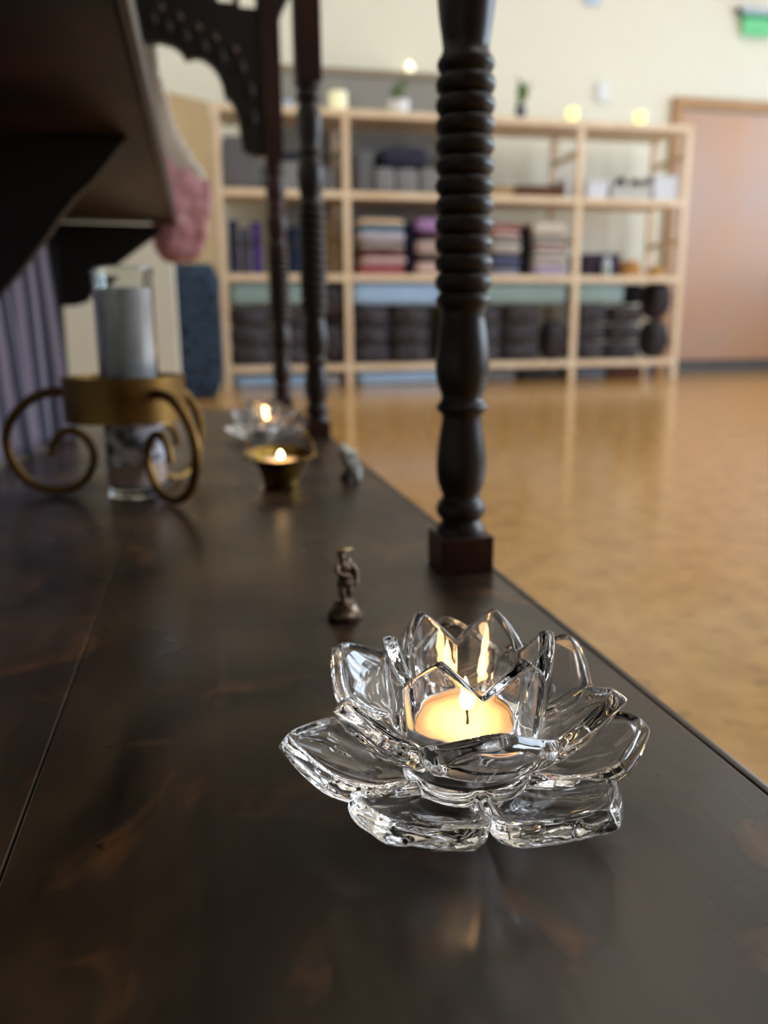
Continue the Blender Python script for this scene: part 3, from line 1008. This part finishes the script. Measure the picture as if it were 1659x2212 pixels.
for i, (xx, r_, h, c, nm) in enumerate((
        (508, .035, .36, rgb(46, 48, 84), 'navy'), (533, .032, .31, rgb(66, 70, 98), 'slate navy'), (557, .033, .35, rgb(72, 48, 138), 'purple'),
        (600, .058, .33, rgb(40, 44, 74), 'dark blue'), (636, .048, .32, rgb(34, 46, 72), 'blue-black'), (668, .044, .30, rgb(60, 66, 72), 'dark grey'))):
    roll(px(xx, 560).x, r_, h, fab('mat_' + nm.replace(' ', '_').replace('-', '_'), c, .15), '%s rolled mat standing on the middle shelf of the first bay' % nm, i)
p0, p1 = px(704, 500), px(738, 500)
bg = thing('paper_bag', 'brown paper bag standing at the right of the first bay, middle shelf', 'bag', ((p0.x + p1.x) / 2, SY + .2, SZ[1] + .001))
bw_ = p1.x - p0.x
MB().add([(-bw_ / 2, -.06, 0), (bw_ / 2, -.06, 0), (bw_ / 2, .06, 0), (-bw_ / 2, .06, 0), (-bw_ / 2, -.05, .40), (bw_ / 2, -.055, .40), (bw_ / 2, .055, .40), (-bw_ / 2, .05, .40)],
         [(0, 3, 2, 1), (0, 1, 5, 4), (1, 2, 6, 5), (2, 3, 7, 6), (3, 0, 4, 7)]).build('bag_body', mat('kraft_paper', rgb(126, 104, 76), rough=.8, var=.15), bg)
MB().tube([(-.03, -.055, .39), (-.03, -.055, .44), (.03, -.055, .44), (.03, -.055, .39)], .003, n=6).build('handle', MT['frame'], bg, smooth=True)

# ---- stacks of folded blankets
def stack(x0, x1, items, where, group, d=.34, z0=None):
    z = (SZ[1] if z0 is None else z0) + .001
    k = len(items)
    for i, (name, c, h, dx) in enumerate(items):
        pos_ = 'bottom of' if i == 0 else ('top of' if i == k - 1 else ('second in' if i == 1 else ('third in' if i == 2 else ('fourth in' if i == 3 else ('fifth in' if i == 4 else 'sixth in')))))
        soft_thing('folded_blanket', '%s folded blanket, %s the %s' % (name, pos_, where), 'blanket', x0 + max(dx, 0), x1 + dx * .4 - .012, z, z + h * .97, d,
                   fab('wool_' + name.replace(' ', '_').replace('-', '_'), c, .18, 30), i * 7 + int(x0 * 31), group, p=.3, nz=.007, lay=2)
        z += h
G = 'folded blankets on the middle shelf'
a, b = px(770, 560).x, px(876, 560).x
stack(a, b, [('rose red', rgb(176, 96, 106), .068, .0), ('pinkish white', rgb(212, 184, 182), .062, .02), ('maroon', rgb(112, 56, 66), .04, .0), ('warm grey', rgb(168, 162, 156), .05, .01),
             ('lavender white', rgb(196, 190, 204), .075, .0), ('teal blue', rgb(96, 150, 176), .035, -.005), ('peach cream', rgb(222, 196, 170), .05, -.01)], 'leftmost blanket pile in the second bay', G)
a, b = px(893, 560).x, px(985, 560).x
stack(a, b, [('pale pink', rgb(216, 186, 180), .10, .0), ('black brown', rgb(66, 56, 56), .03, .0), ('dusty pink', rgb(190, 166, 160), .12, .0), ('black', rgb(40, 38, 42), .03, .005), ('lilac purple', rgb(176, 138, 196), .11, .0)], 'blanket pile just left of the near pillar', G)
soft_thing('gap_filler', 'small dark navy cloth bundle wedged between two blanket piles', 'bundle', px(880, 500).x, px(889, 500).x, SZ[1] + .001, SZ[1] + .36, .2, fab('navy_cloth', rgb(34, 30, 60)), 3)
a, b = px(1054, 560).x, px(1124, 560).x
stack(a, b, [('grey lilac', rgb(150, 150, 166), .05, .0), ('slate blue', rgb(88, 92, 122), .10, .0), ('grey white', rgb(192, 186, 180), .08, .0), ('light grey', rgb(166, 164, 160), .04, .0), ('salmon', rgb(208, 172, 164), .05, .0), ('brick red', rgb(170, 106, 106), .04, .01)], 'blanket pile just right of the near pillar', G)
a, b = px(1142, 560).x, min(px(1230, 560).x, SX + 3 * bay - .04)
stack(a, b, [('pale lilac', rgb(188, 178, 206), .07, .0), ('shell pink', rgb(206, 194, 190), .055, .0), ('pearl grey', rgb(196, 192, 188), .05, -.005), ('rosy grey', rgb(200, 172, 168), .045, .005), ('silver grey', rgb(176, 174, 168), .055, 0), ('crumpled off-white', rgb(214, 204, 192), .11, 0)], 'rightmost blanket pile in the third bay', G)
soft_thing('gap_filler', 'black filler for the shaded gap between the two blanket piles of the third bay', 'bundle', px(1128, 500).x, px(1138, 500).x, SZ[1] + .001, SZ[1] + .36, .2, fab('gap_shade_black', rgb(32, 32, 34)), 4)  # black block stands in for the shade in the gap between piles


def crate(x0, x1, z0, z1, m_, name, label, cat, d=.3, y=None, th=.008, taper=.01, group=None):
    for k_ in range(5):                       # keep clear of the posts
        e_ = SX + k_ * bay
        if x0 < e_ - .03 < x1 or x0 < e_ + .03 < x1:
            if (x0 + x1) / 2 > e_: x0 = e_ + .032
            else: x1 = e_ - .032
    yy = SY + .04 + d / 2 if y is None else y
    w = (x1 - x0) / 2; h = z1 - z0; e = d / 2
    t = thing(name, label, cat, ((x0 + x1) / 2, yy, z0), 0, group)
    o_ = [(-w + taper, -e + taper), (w - taper, -e + taper), (w - taper, e - taper), (-w + taper, e - taper)]
    p_ = [(-w, -e), (w, -e), (w, e), (-w, e)]
    i_ = [(-w + th, -e + th), (w - th, -e + th), (w - th, e - th), (-w + th, e - th)]
    j_ = [(-w + taper + th, -e + taper + th), (w - taper - th, -e + taper + th), (w - taper - th, e - taper - th), (-w + taper + th, e - taper - th)]
    vs = [(x, y_, 0) for x, y_ in o_] + [(x, y_, h) for x, y_ in p_] + [(x, y_, h) for x, y_ in i_] + [(x, y_, th) for x, y_ in j_]
    fs = [(3, 2, 1, 0), (12, 13, 14, 15)]
    for k in range(4):
        q = (k + 1) % 4
        fs += [(k, q, 4 + q, 4 + k), (4 + k, 4 + q, 8 + q, 8 + k), (8 + k, 8 + q, 12 + q, 12 + k)]
    MB().add(vs, fs).build('crate_body', m_, t, bevel=.003)
    rim = MB()
    for (xa, xb, ya, yb2) in ((-w - .005, w + .005, -e - .005, -e + .004), (-w - .005, w + .005, e - .004, e + .005), (-w - .005, -w + .004, -e, e), (w - .004, w + .005, -e, e)):
        rim.box(xa, xb, ya, yb2, h - .015, h)
    rim.build('rim', m_, t, bevel=.002)
    return t
# rightmost bay, middle shelf
crate(px(1256, 570).x, px(1332, 570).x, SZ[1] + .001, px(1290, 550).z, fab('dark_purple_felt', rgb(64, 54, 70)), 'storage_box', 'dark purple box on the middle shelf of the rightmost bay', 'box')
bt = px(1298, 575)
t = thing('water_bottle', 'pale blue plastic bottle in front of the dark purple box', 'bottle', (bt.x, SY + .012, SZ[1] + .001), 0)
MB().lathe([(.026, 0), (.030, .006), (.030, .10), (.020, .125), (.012, .132), (.012, .142)], n=24).build('bottle_body', mat('pale_blue_plastic', rgb(190, 204, 212), rough=.3, var=.05), t, smooth=True, angle=50)
MB().lathe([(.014, .138), (.014, .158)], n=24).build('cap', mat('teal_plastic', rgb(96, 150, 170), rough=.4), t, smooth=True, angle=40)
for x0, x1, ht, lab, c in ((1338, 1400, .125, 'taller tan woven hat on the middle shelf of the rightmost bay', rgb(196, 142, 84)), (1402, 1442, .085, 'lower golden tan hat at the right end of the middle shelf', rgb(204, 156, 92))):
    a, b = px(x0, 580).x, px(x1, 580).x
    r_ = (b - a) / 2
    t = thing('woven_hat', lab, 'hat', ((a + b) / 2, SY + .06 + r_, SZ[1] + .001), 0)
    MB().lathe([(r_, .002), (r_ * .98, .012), (r_ * .80, .018), (r_ * .76, ht * .6), (r_ * .62, ht * .9), (r_ * .3, ht), (.0001, ht)], n=40).build('crown', fab('tan_straw_%d' % x0, c, .25, 60), t, smooth=True)
    MB().ring([(r_ * .775, .020), (r_ * .795, .020), (r_ * .79, .034), (r_ * .77, .034)], n=40).build('hat_band', MT['frame'], t, smooth=True)

# ---- upper shelf (z = SZ[2])
Z2 = SZ[2] + .001
g1 = fab('mid_grey_felt', rgb(104, 104, 108), .08, 5)
g2 = fab('light_grey_felt', rgb(132, 132, 136), .08, 5)
for x0, x1, yt, m_, lab in ((482, 566, 300, g1, 'dark grey bolster block at the left end of the upper shelf'), (572, 652, 350, g2, 'grey bolster block behind the turned pillars'), (656, 722, 362, g1, 'grey bolster block at the right of the first bay, upper shelf')):
    soft_thing('grey_bolster', lab, 'bolster', px(x0, 400).x, px(x1, 400).x, Z2, px(600, yt).z, .34, m_, x0, 'grey bolsters on the upper shelf', p=.12, nz=.003)
soft_thing('dark_bag', 'dark blue-black bag lying on the grey block behind the turned pillars', 'bag', px(600, 350).x, px(650, 350).x, px(600, 352).z + .003, px(600, 330).z, .26, fab('ink_cloth', rgb(48, 50, 62)), 8)
k = 0
for x0, x1 in ((806, 850), (852, 900), (902, 950), (952, 985)):
    soft_thing('folded_grey_blanket', 'light grey blanket on edge, %s from the left, upper shelf of the second bay' % ['first', 'second', 'third', 'fourth'][k], 'blanket', px(x0, 400).x, px(x1, 400).x, Z2, px(880, 366).z, .34, g2, x0, 'light grey blankets on edge', p=.2, nz=.003)
    k += 1
soft_thing('flat_grey_board', 'mid grey block at the left of the second bay, upper shelf', 'bolster', px(766, 400).x, px(802, 400).x, Z2, px(780, 328).z, .34, g1, 2, p=.12, nz=.003)
soft_thing('navy_bag', 'navy blue duffel bag on the light grey blankets of the second bay', 'bag', px(818, 340).x, px(925, 340).x, px(880, 366).z + .003, px(880, 318).z, .30, fab('navy_canvas', rgb(56, 58, 76)), 21, p=.4)
# right bays
crate(px(1046, 400).x, px(1106, 400).x, Z2, px(1080, 404).z, fab('tan_wicker', rgb(178, 152, 112)), 'wicker_tray', 'low tan wicker tray in the third bay of the upper shelf', 'tray')
crate(px(1112, 400).x, px(1212, 400).x, Z2, px(1150, 404).z, fab('brown_wicker', rgb(104, 72, 56)), 'wicker_tray', 'low dark brown tray in the third bay of the upper shelf', 'tray')
wp = mat('white_plastic', rgb(214, 216, 224), rough=.4, var=.05)
wq = mat('pale_grey_plastic', rgb(190, 188, 182), rough=.4, var=.05)
crate(px(1214, 400).x, px(1236, 400).x, Z2, px(1220, 388).z, wp, 'plastic_basket', 'narrow white basket left of the third post, upper shelf', 'basket')
crate(px(1260, 400).x, px(1308, 400).x, Z2, px(1280, 392).z, wp, 'plastic_basket', 'white basket right of the third post, upper shelf', 'basket')
gb = crate(px(1313, 400).x, px(1400, 400).x, Z2, px(1350, 404).z, wq, 'plastic_basket', 'pale grey basket holding black blocks, upper shelf of the rightmost bay', 'basket')
crate(px(1404, 400).x, px(1462, 400).x, Z2, px(1430, 382).z, wp, 'plastic_basket', 'tall white basket at the right end of the upper shelf', 'basket')
for x, y, r_, lab in ((1325, 398, .035, 'smallest dark ball at the left in the pale grey basket'), (1351, 390, .045, 'largest black ball in the middle of the pale grey basket'), (1383, 392, .038, 'black ball at the right in the pale grey basket')):
    p = px(x, y)
    o = MB().ell((0, 0, 0), (r_, r_, r_)).build('black_ball', MT['black'], None, smooth=True)
    o.location = (p.x, SY + .18, Z2 + .010 + r_); 
    o.location.z = max(o.location.z, p.z - r_ * .2)
    tag(o, lab, 'ball', 'black balls in the basket')
    if o.location.z - r_ > Z2 + .02:
        q = MB().box(-.03, .03, -.03, .03, 0, o.location.z - r_ - Z2 - .010).build('foam_block', g1, None, bevel=.004)
        q.location = (p.x, SY + .18, Z2 + .009)
        tag(q, 'grey foam block under the ball, in the pale grey basket, ' + ('left' if x < 1340 else ('middle' if x < 1370 else 'right')), 'block', 'foam blocks in the basket')

# ---- on top of the shelf
ZT = SZ[3] + .001
def cyl(name, lab, cat, x, y0, y1, w, m_, flame=False):
    p = px(x, y1, SY + .18); q = px(x, y0, SY + .18)
    r_ = w / 2 / F * 5.9
    h = max(.05, q.z - ZT)
    t = thing(name, lab, cat, (p.x, SY + .18, ZT))
    return t, r_, h
t, r_, h = cyl('frosted_candle', 'tall glowing frosted glass candle above the second post on the shelf top', 'candle', 731, 200, 250, 36, None)
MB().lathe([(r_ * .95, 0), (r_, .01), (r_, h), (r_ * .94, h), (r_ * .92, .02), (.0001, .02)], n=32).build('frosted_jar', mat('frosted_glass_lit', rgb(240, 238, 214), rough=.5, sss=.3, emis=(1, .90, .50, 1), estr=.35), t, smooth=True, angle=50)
MB().lathe([(.0001, .022), (r_ * .5, .022), (r_ * .5, h * .5), (.0001, h * .5)], n=24).build('wax', MT['wax'], t, smooth=True, angle=40)
MB().lathe([(.0001, 0), (.010, .012), (.008, .03), (.0001, .06)], 0, 0, h * .5 + .005, n=16).build('flame', emit('far_flame', (1, .82, .35, 1), 14), t, smooth=True)
for x, y, lab in ((1236, 238, 'small yellow-lit tealight glass near the third post on the shelf top'), (1381, 258, 'small yellow-lit tealight glass toward the right end of the shelf top')):
    t, r_, h = cyl('tealight_glass', lab, 'candle', x, y - 18, y + 20, 26, None)
    h = max(.085, min(h, .13))
    MB().lathe([(r_ * .8, 0), (r_, h * .9), (r_ * .93, h * .9), (r_ * .74, .012), (.0001, .012)], n=28).build('yellow_glass', mat('yellow_lit_glass_%d' % x, rgb(250, 236, 150), rough=.4, emis=(1, .86, .30, 1), estr=.9), t, smooth=True, angle=50)
    MB().lathe([(.0001, 0), (.011, .012), (.009, .03), (.0001, .055)], 0, 0, h * .6, n=16).build('flame', emit('far_flame_%d' % x, (1, .85, .30, 1), 9), t, smooth=True)
gp = at(885, 152, SY + .28)
def plant(x, yb_, yt, wpot, mpot, lab, seed, spread):
    t, r_, h = cyl('potted_plant', lab, 'plant', x, yt, yb_, wpot, None)
    hp_ = px(x, yb_ - 32, SY + .18).z - ZT
    hp_ = max(.10, hp_)
    MB().lathe([(r_ * .82, 0), (r_, hp_ * .95), (r_, hp_), (r_ * .9, hp_), (r_ * .88, hp_ * .85), (.0001, hp_ * .85)], n=32).build('pot', mpot, t, smooth=True, angle=50)
    fm = mat('leaf_green_%d' % x, rgb(122, 152, 96), rough=.6, col2=rgb(86, 120, 66), scale=20)
    rnd = random.Random(seed)
    mbs, mbl = MB(), MB()
    for k_ in range(9):
        a = rnd.random() * 2 * PI; L_ = (h - hp_) * rnd.uniform(.7, 1.05)
        sx, sy = math.cos(a) * spread * rnd.random(), math.sin(a) * spread * rnd.random()
        top_ = (sx, sy, hp_ + L_)
        mbs.tube([(sx * .1, sy * .1, hp_ * .8), (sx * .4, sy * .4, hp_ + L_ * .5), top_], .003, n=6, sub=3)
        for q in range(5):
            u = .35 + .65 * q / 4
            c_ = Vector((sx * (.1 + .9 * u), sy * (.1 + .9 * u), hp_ + L_ * u))
            R_ = Matrix.Rotation(rnd.random() * 6.28, 3, 'Z') @ Matrix.Rotation(rnd.uniform(.3, 1.2), 3, 'Y')
            mbl.ell(c_ + R_ @ Vector((.02, 0, 0)), (.028, .011, .003), R_, 10, 6)
    mbs.build('stem', fm, t, smooth=True)
    o = mbl.build('foliage', fm, t, smooth=True)
    return t
plant(861, 252, 178, 46, MT['white'], 'small green plant in a white pot on the shelf top, left of the near pillar', 3, .07)
plant(1124, 262, 168, 24, mat('dark_glass_pot', rgb(88, 88, 104), rough=.25), 'tall thin plant in a dark pot on the shelf top right of near pillar', 5, .08)
t, r_, h = cyl('blue_jar', 'pale blue jar on the shelf top between the two far pillars', 'jar', 622, 218, 243, 22, None)
MB().lathe([(r_ * .9, 0), (r_, .02), (r_, h * .8), (r_ * .7, h), (r_ * .6, h), (.0001, h * .95)], n=28).build('jar_body', mat('pale_blue_glaze', rgb(176, 200, 234), rough=.3), t, smooth=True, angle=50)
p = px(505, 240)
crate(px(487, 240).x, px(524, 240).x, ZT, ZT + .05, mb1, 'enamel_tray', 'pale blue tray at the left end of the shelf top', 'tray', d=.2)

# grey panel standing behind the shelf top
p0, p1 = at(596, 139, SY + .52), at(962, 168, SY + .52)
pn = thing('grey_pinboard', 'wide grey felt board with a taupe top rail standing behind the left bays', 'board', (p0.x, SY + .52, 0))
wd = p1.x - p0.x
MB().box(0, wd, 0, .03, .0, p0.z - .04).build('felt_panel', MT['greyp'], pn, bevel=.004)
MB().box(-.01, wd + .01, -.02, .05, p0.z - .04, p0.z).build('top_rail', MT['taupe'], pn, bevel=.004)
pq = at(885, 152, SY + .535)
t = thing('candle_lamp', 'glowing tealight on the rail of the grey board', 'candle', (pq.x, SY + .535, p0.z + .001))
MB().lathe([(.028, 0), (.034, .045), (.030, .045), (.025, .008), (.0001, .008)], n=28).build('glass_cup', mat('warm_lit_cup', rgb(250, 244, 214), rough=.4, emis=(1, .92, .62, 1), estr=1.2), t, smooth=True, angle=50)
MB().lathe([(.0001, 0), (.012, .012), (.009, .03), (.0001, .055)], 0, 0, .02, n=16).build('flame', emit('far_flame_top', (1, .90, .55, 1), 14), t, smooth=True)

# tan panel and dark blue floral bundle left of the shelf
tp0, tp1 = atz(330, 189, 1.80), atz(473, 226, 1.80)
dd = (tp1 - tp0); dd.z = 0; dd.normalize()
tp1 = tp0 + dd * ((.13 - tp0.x) / dd.x)
st = tp0 - dd * .5
nn = Vector((-dd.y, dd.x, 0))
mbp = MB()
c4 = [st, tp1, tp1 + nn * .03, st + nn * .03]
mbp.add([(c.x, c.y, 0) for c in c4] + [(c.x, c.y, 1.80) for c in c4], [(3, 2, 1, 0), (4, 5, 6, 7), (0, 1, 5, 4), (1, 2, 6, 5), (2, 3, 7, 6), (3, 0, 4, 7)])
o = mbp.build('folding_screen', MT['tan'], None, bevel=.004, origin=(st.x, st.y, 0))
tag(o, 'tall plain tan screen standing at an angle beside the shelf', 'screen')

fl = mat('dark_blue_floral', rgb(44, 62, 84), rough=.95, col2=rgb(12, 16, 26), scale=26, detail=1.5, pos=(.36, .48))
q0, q1 = at(345, 700, 5.15), at(474, 700, 5.15)
q1.x = min(q1.x, .125)
me = soft(q1.x - q0.x, .30, .80, 3, p=.22, nz=.014)
o = me.build('floral_bolster', fl, None, smooth=True)
o.location = ((q0.x + q1.x) / 2, 5.0, 0.001)
tag(o, 'tall dark blue patterned bolster standing left of the pine shelf', 'bolster')
o.scale = (1, 1, (at(430, 572, 5.0).z) / .80)

# wall fittings
def fit(x, y, w, h, name, label, cat, m_, d=.03):
    p = at(x, y, YB)
    o = MB().box(-w / 2, w / 2, -d, 0, -h / 2, h / 2).build(name, m_, None, bevel=.008, seg=3)
    o.location = (p.x, YB, p.z)
    return tag(o, label, cat)
fit(1300, 200, .10, .14, 'wall_thermostat', 'small white thermostat on the cream wall above the shelf', 'thermostat', MT['white'])
fit(1278, -2, .12, .09, 'wall_sensor', 'small pale blue sensor high on the wall at the top edge', 'sensor', mat('pale_blue_plastic_case', rgb(196, 212, 240), rough=.4))
p = at(1622, 52, YB)
es = thing('exit_sign', 'green exit sign with a white lamp head high on the wall at upper right', 'sign', (p.x, YB, p.z))
MB().box(-.13, .16, -.07, -.002, .055, .10).build('lamp_head', mat('blue_white_plastic', rgb(196, 208, 226), rough=.4), es, bevel=.012, seg=3)
MB().box(-.10, .17, -.05, -.03, -.10, .054).build('green_panel', mat('green_sign_face', rgb(120, 208, 152), rough=.4, emis=(.12, .7, .3, 1), estr=.12), es, bevel=.004)
MB().box(-.115, .18, -.055, -.02, .022, .056).build('dark_green_band', mat('dark_green_band', rgb(44, 150, 104), rough=.4), es, bevel=.003)
MB().ell((-.155, -.05, .075), (.022, .03, .022)).build('black_knob', MT['black'], es, smooth=True)

# ================================================================ LIGHT
wld = bpy.data.worlds.new('sky'); SC.world = wld
wld.use_nodes = True
wld.node_tree.nodes['Background'].inputs[0].default_value = (.62, .78, 1, 1)
wld.node_tree.nodes['Background'].inputs[1].default_value = 2.5

SC.view_settings.view_transform = 'Standard'
SC.view_settings.look = 'None'
SC.view_settings.exposure = .22
SC.view_settings.gamma = 1
SC.view_settings.use_curve_mapping = False
cy_ = SC.cycles
cy_.use_denoising = True
cy_.max_bounces = 15; cy_.transmission_bounces = 16; cy_.glossy_bounces = 6; cy_.diffuse_bounces = 4
cy_.caustics_refractive = True; cy_.caustics_reflective = True
cy_.blur_glossy = .5
cy_.sample_clamp_indirect = 25
